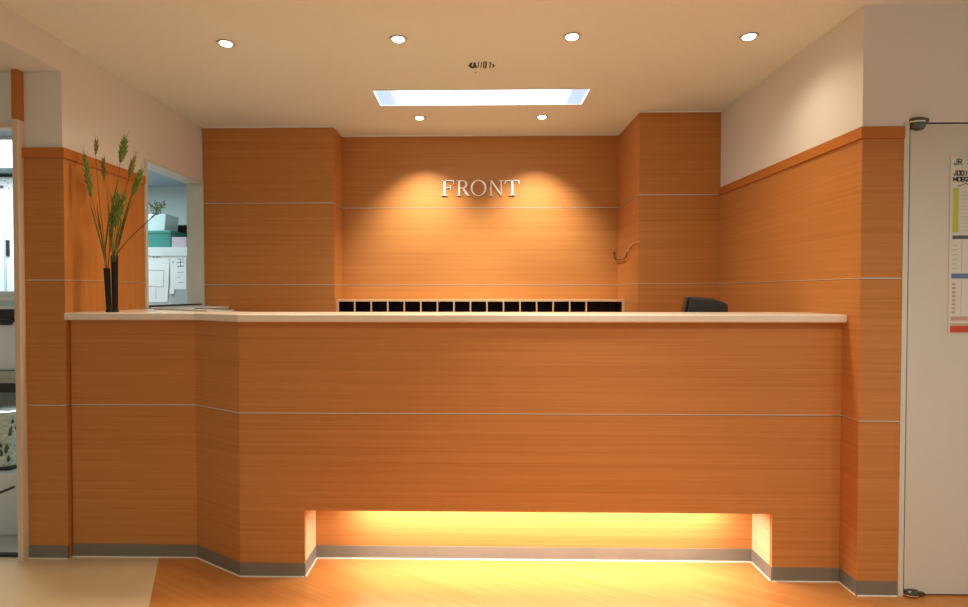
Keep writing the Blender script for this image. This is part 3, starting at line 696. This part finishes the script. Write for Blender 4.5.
# white cabinet whose front is covered with pinned papers, seen through the pass-through
CY = 4.45
pa, pb = at(140, 305, CY), at(196, 247.5, CY)
cx0, cx1, cz = pa.x - .55, XL - .13, pb.z
oc = thing('office_cabinet', 'tall white office cabinet covered in papers behind the pass-through window', 'cabinet', ((cx0 + cx1) / 2, CY + .2, 0))
m = MB(); m.box(cx0, cx1, CY + .002, CY + .42, 0, cz - .07); m.build('body', M_WHITE2, oc)
m = MB(); m.box(cx0 - .01, cx1, CY - .015, CY + .43, cz - .07, cz); m.build('top', M_GREY if False else M_WHITE2, oc, bevel=.003)
m = MB(); m.box(at(171, 300, CY).x, cx1, CY - .004, CY + .002, 0.7, at(150, 290, CY).z); m.build('louvred_panel', M_GREY, oc)
def paper(name, label, px0, px1, py0, py1, lines=(), Y=CY - .006, mm=M_WHITE, tilt=0):
    a, b = at(px0, py1, Y), at(px1, py0, Y)
    t = thing(name, label, 'paper', (a.x, Y, a.z), 'papers on the office cabinet')
    sk = (b.x - a.x) * tilt
    m = MB(); m.prism([(a.x, a.z), (b.x - sk, a.z), (b.x, b.z), (a.x, b.z)], lambda u, v, s: (u, Y - .001 * s, v)); m.build('sheet', mm, t)
    if lines:
        for l in lines:
            m = MB(); p_, q_ = at(l[0], l[1], Y), at(l[2], l[3], Y); dd = (q_ - p_).normalized(); nn = Vector((-dd.z, 0, dd.x)) * (l[4] if len(l) > 4 else .003)
            m.prism([((p_ + nn).x, (p_ + nn).z), ((q_ + nn).x, (q_ + nn).z), ((q_ - nn).x, (q_ - nn).z), ((p_ - nn).x, (p_ - nn).z)], lambda u, v, s: (u, Y - .0012 - .0006 * s, v)); m.build('print', M_INK, t)
paper('paper_sheet', 'large white sheet with dark scribble at its top left, pinned on the office cabinet', 146, 170, 255.5, 302, [(152, 254.5 + 2, 154.5, 257.6), (154.5, 257.6, 155, 253 + 1.5), (156, 257.8, 158.5, 255.6), (157.5, 258, 159.5, 256.2, .002), (159.2, 256, 160.6, 258, .002), (148, 270, 164, 270.6, .0015), (164, 270.6, 163.5, 287, .0015), (148, 286.4, 163.5, 287, .0015), (148.4, 288, 148.4, 299, .0015), (156, 288, 156, 299.5, .0012)], tilt=.12)
paper('paper_sheet', 'narrower white sheet with printed block near the window jamb', 170.5, 186, 256, 289.5, [(173, 261, 173.4, 263.5), (177, 259, 184, 259.4, .002), (177, 262.5, 184, 262, .003), (177.3, 266.5, 184, 266, .003), (180.5, 259, 180.5, 267, .002), (177.5, 272.4, 183.5, 272.1, .0015), (177.5, 277.4, 181, 277.1, .0015), (178, 282.6, 183.5, 282.2, .0015)], tilt=-.0)
paper('paper_sheet', 'small white note stuck below the large sheet', 169.5, 174, 288, 294.5, [(169.8, 294, 174, 294.2, .002)], Y=CY - .010)
# boxes on top of the cabinet
def crate(name, label, px0, px1, py_top, mm, d0, d1, z0, lid=None, taper=0.0, cat='box'):
    a = at(px0, py_top, CY + d0); b = at(px1, py_top, CY + d0)
    t = thing(name, label, cat, ((a.x + b.x) / 2, CY + (d0 + d1) / 2, z0))
    y0, y1 = CY + d0, CY + d1; zt = a.z
    m = MB(); m.add([(a.x + taper, y0, z0), (b.x - taper, y0, z0), (b.x - taper, y1, z0), (a.x + taper, y1, z0), (a.x, y0, zt), (b.x, y0, zt), (b.x, y1, zt), (a.x, y1, zt)], [(3, 2, 1, 0), (4, 5, 6, 7), (0, 1, 5, 4), (1, 2, 6, 5), (2, 3, 7, 6), (3, 0, 4, 7)])
    m.build('body', mm, t, bevel=.006)
    if lid:
        m = MB(); m.box(a.x - .004, b.x + .004, y0 - .006, y1 + .004, zt - lid, zt + .004); m.build('lid', MATS['cool_white_enamel'] if mm is M_CLEAR else mm, t, bevel=.003)
    return zt
z1 = crate('storage_box', 'teal plastic storage box on the office cabinet', 140, 170.5, 231, M_TEAL, .06, .30, cz + .0005, lid=.02)
z2 = crate('planter', 'frosted glass planter standing on the teal box', 140, 166, 214, M_CLEAR, .08, .28, z1 + .0045, taper=.012, cat='planter')
crate('card_box', 'lavender card box right of the teal box', 171.5, 186.5, 237, M_LAV, .04, .22, cz + .0005, cat='box')
zb = at(175, 234, CY + .25).z
crate('binder_case', 'long black case lying behind the lavender box', 171, 200, 225, M_BLACK, .315, .41, cz + .0005, cat='case')
pl = thing('potted_sprig', 'dull green sprigs growing out of the frosted glass planter', 'plant', (at(155, 212, CY + .18).x, CY + .18, z2 + .001))
m = MB(); m2_ = MB()
for k in range(16):
    b0 = at(152 + random.random() * 10, 214, CY + .18); b0.z = z2 + .001
    tip = at(148 + random.random() * 17, 201 + random.random() * 8, CY + .12 + random.random() * .12)
    mid = (b0 + tip) / 2 + Vector((0, 0, .01)); m.tube([b0, mid, tip], [.0022, .0018, .001], 5)
    for j_ in range(6):
        s0 = mid.lerp(tip, j_ / 5); m2_.seed(s0, Vector((random.uniform(-1, 1), random.uniform(-1, 1), random.uniform(-.2, 1))), .024, .0035)
m.build('sprig_stems', M_SPRIG, pl); m2_.build('foliage', M_LEAF, pl)

# slice of office seen through the doorway at the far left
DY = 3.9
def unit(name, label, cat, px1, py0, py1, Y, depth, mm, width=.6, bevel=.004):
    a = at(px1, py1, Y); b = at(px1, py0, Y); x1 = a.x; x0 = x1 - width
    t = thing(name, label, cat, ((x0 + x1) / 2, Y + depth / 2, a.z))
    m = MB(); m.box(x0, x1, Y, Y + depth, a.z, b.z); m.build('body', mm, t, bevel=bevel)
    return t, x0, x1, a.z, b.z
# filing cabinet (locker) with a notice board strip above it
LY = 4.6
la, lc = at(-70, 311, LY), at(14, 197, LY)
t = thing('steel_locker', 'pale grey steel locker with a black handle, seen through the left doorway', 'locker', ((la.x + lc.x) / 2, LY + .22, 0))
m = MB(); m.box(la.x, lc.x, LY, LY + .45, 0, lc.z); m.build('body', M_WHITE2, t, bevel=.003)
m = MB()
for px in (-32, 4.6, 6.2): x = at(px, 250, LY).x; m.box(x - .004, x + .004, LY - .002, LY + .001, .3, lc.z - .02)
m.build('door_seam', M_GREY, t)
q = at(8.5, 245, LY); m = MB(); m.box(q.x - .012, q.x + .012, LY - .016, LY, at(8.5, 256, LY).z, at(8.5, 240, LY).z); m.build('handle', M_BLACK, t, bevel=.003)
q0, q1 = at(-50, 195.5, LY + .1), at(12.5, 177, LY + .1)
t = thing('paper_box', 'white carton with dark print on top of the steel locker', 'box', ((q0.x + q1.x) / 2, LY + .2, lc.z))
m = MB(); m.box(q0.x, q1.x, LY + .1, LY + .40, lc.z + .001, q1.z); m.build('body', M_WHITE, t, bevel=.003)
for px, py, s in ((1.2, 187, .02), (5, 181, .006), (8, 183, .006), (6.5, 186, .005), (9, 188.5, .006), (4, 190, .005)):
    q = at(px, py, LY + .099); m = MB(); m.box(q.x - s, q.x + s, LY + .0985, LY + .0998, q.z - s * .6, q.z + s * .6); m.build('print', M_INK, t)
# desk, stacked trays, printer
KY = 3.30
dx = at(15, 330, KY).x
def desk_box(name, label, cat, py0, py1, Y, depth, mm, px1=14, width=.6): return unit(name, label, cat, px1, py0, py1, Y, depth, mm, width)
zz = at(14, 372, KY).z
t = thing('office_desk', 'pale office side desk with a black rail below its top, beyond the left doorway', 'desk', (dx - .4, KY + .3, 0))
m = MB(); m.box(dx - .8, dx, KY, KY + .6, zz - .035, zz); m.build('desk_top', M_BEIGE, t, bevel=.003)
m = MB(); m.box(dx - .8, dx - .01, KY + .02, KY + .58, zz - .07, zz - .0355); m.build('rail', M_BEIGE, t)
m = MB(); m.box(dx - .8, dx - .005, KY + .03, KY + .57, zz - .13, zz - .0705); m.build('rail', M_BLACK, t)
m = MB(); m.box(dx - .03, dx - .01, KY + .05, KY + .56, 0, zz - .1305); m.box(dx - .79, dx - .77, KY + .05, KY + .56, 0, zz - .1305); m.box(dx - .77, dx - .03, KY + .4, KY + .42, 0.05, zz - .1305); m.build('side_board', M_GREY, t)
zp = at(14, 322, KY + .05).z
t = thing('printer', 'white office printer with a black top tray on the side desk', 'printer', (dx - .3, KY + .3, zz))
m = MB(); m.box(dx - .55, dx - .01, KY + .05, KY + .50, zz + .002, zp); m.build('body', M_WHITE, t, bevel=.01)
m = MB(); m.box(dx - .54, dx - .012, KY + .06, KY + .49, zp + .0005, at(14, 309.5, KY + .05).z); m.build('scanner_lid', M_BLACK, t, bevel=.006)
m = MB(); q = at(7, 323, KY + .04); m.lathe([(.03, 0), (.036, .02), (.03, .035)], (q.x, KY + .03, q.z - .012)); m.build('paper_guide', M_BLACK, t)
zq = at(14, 309.5, KY + .05).z
for k, (h0, ww, mm) in enumerate(((.022, .50, M_WHITE), (.030, .52, M_CLEAR), (.024, .49, M_WHITE), (.035, .51, M_WHITE2))):
    lab = ('thin white paper ream lying directly on the printer', 'pale teal folder pile second from the printer top', 'white paper ream third from the printer top', 'topmost pale document tray of the pile on the printer')[k]
    m = MB(); m.box(dx - ww - .02, dx - .015 - .004 * (k % 2), KY + .07, KY + .40, zq + .001, zq + h0); m.build('paper_stack', mm, None, bevel=.002, origin=(dx - .3, KY + .2, zq + .001), label=lab, cat='paper stack', group='papers on the printer')
    zq += h0
# white floor cabinet and bagged plant on it, just inside the doorway
BY = 2.80
q0, q1 = at(13.5, 540, BY), at(13.5, 474, BY)
t = thing('white_bin', 'low white box with a black diagonal strap just inside the left doorway', 'box', (q1.x - .2, BY + .2, 0))
m = MB(); m.box(q1.x - .45, q1.x + .02, BY, BY + .40, 0.001, q1.z); m.build('body', M_WHITE2, t, bevel=.006)
m = MB(); s0, s1 = at(-8, 497, BY), at(14.5, 488, BY)
m.prism([(s0.x, s0.z), (s1.x, s1.z), (s1.x, s1.z + .012), (s0.x, s0.z + .012)], lambda u, v, s: (u, BY - .004 * s, v)); m.build('strap', M_BLACK, t)
t = thing('bagged_plant', 'leafy plant wrapped in a crinkled clear bag on the low white box', 'plant', (q1.x - .05, BY + .15, q1.z))
zt = at(13, 409, BY + .1).z
m = MB(); bxx = at(5, 440, BY + .1).x
prof = [(.055, .001), (.062, .02), (.058, .12), (.064, .20), (.075, zt - q1.z - .04), (.082, zt - q1.z - .01), (.06, zt - q1.z)]
m.lathe(prof, (bxx, BY + .12, q1.z), 22)
m.v = [(x + random.uniform(-.004, .004), y + random.uniform(-.004, .004), z) for x, y, z in m.v]; m.build('bag', M_BAG, t, smooth=True)
m = MB()
for k in range(26):
    a_ = random.random() * 6.28; z = random.uniform(.03, zt - q1.z - .03); rr = .052
    m.seed((bxx + rr * math.cos(a_), BY + .12 + rr * math.sin(a_), q1.z + z), (math.cos(a_) * .3, math.sin(a_) * .3, random.uniform(.2, 1)), .05, .009)
m.build('leaves', M_LEAF, t)
m = MB(); m.box(bxx - .062, bxx + .062, BY + .055, BY + .185, q1.z + .0005, q1.z + .016); m.build('dish', M_BLACK, t)

# drop the helper bookkeeping
for o in bpy.data.objects:
    if '_base' in o: del o['_base']
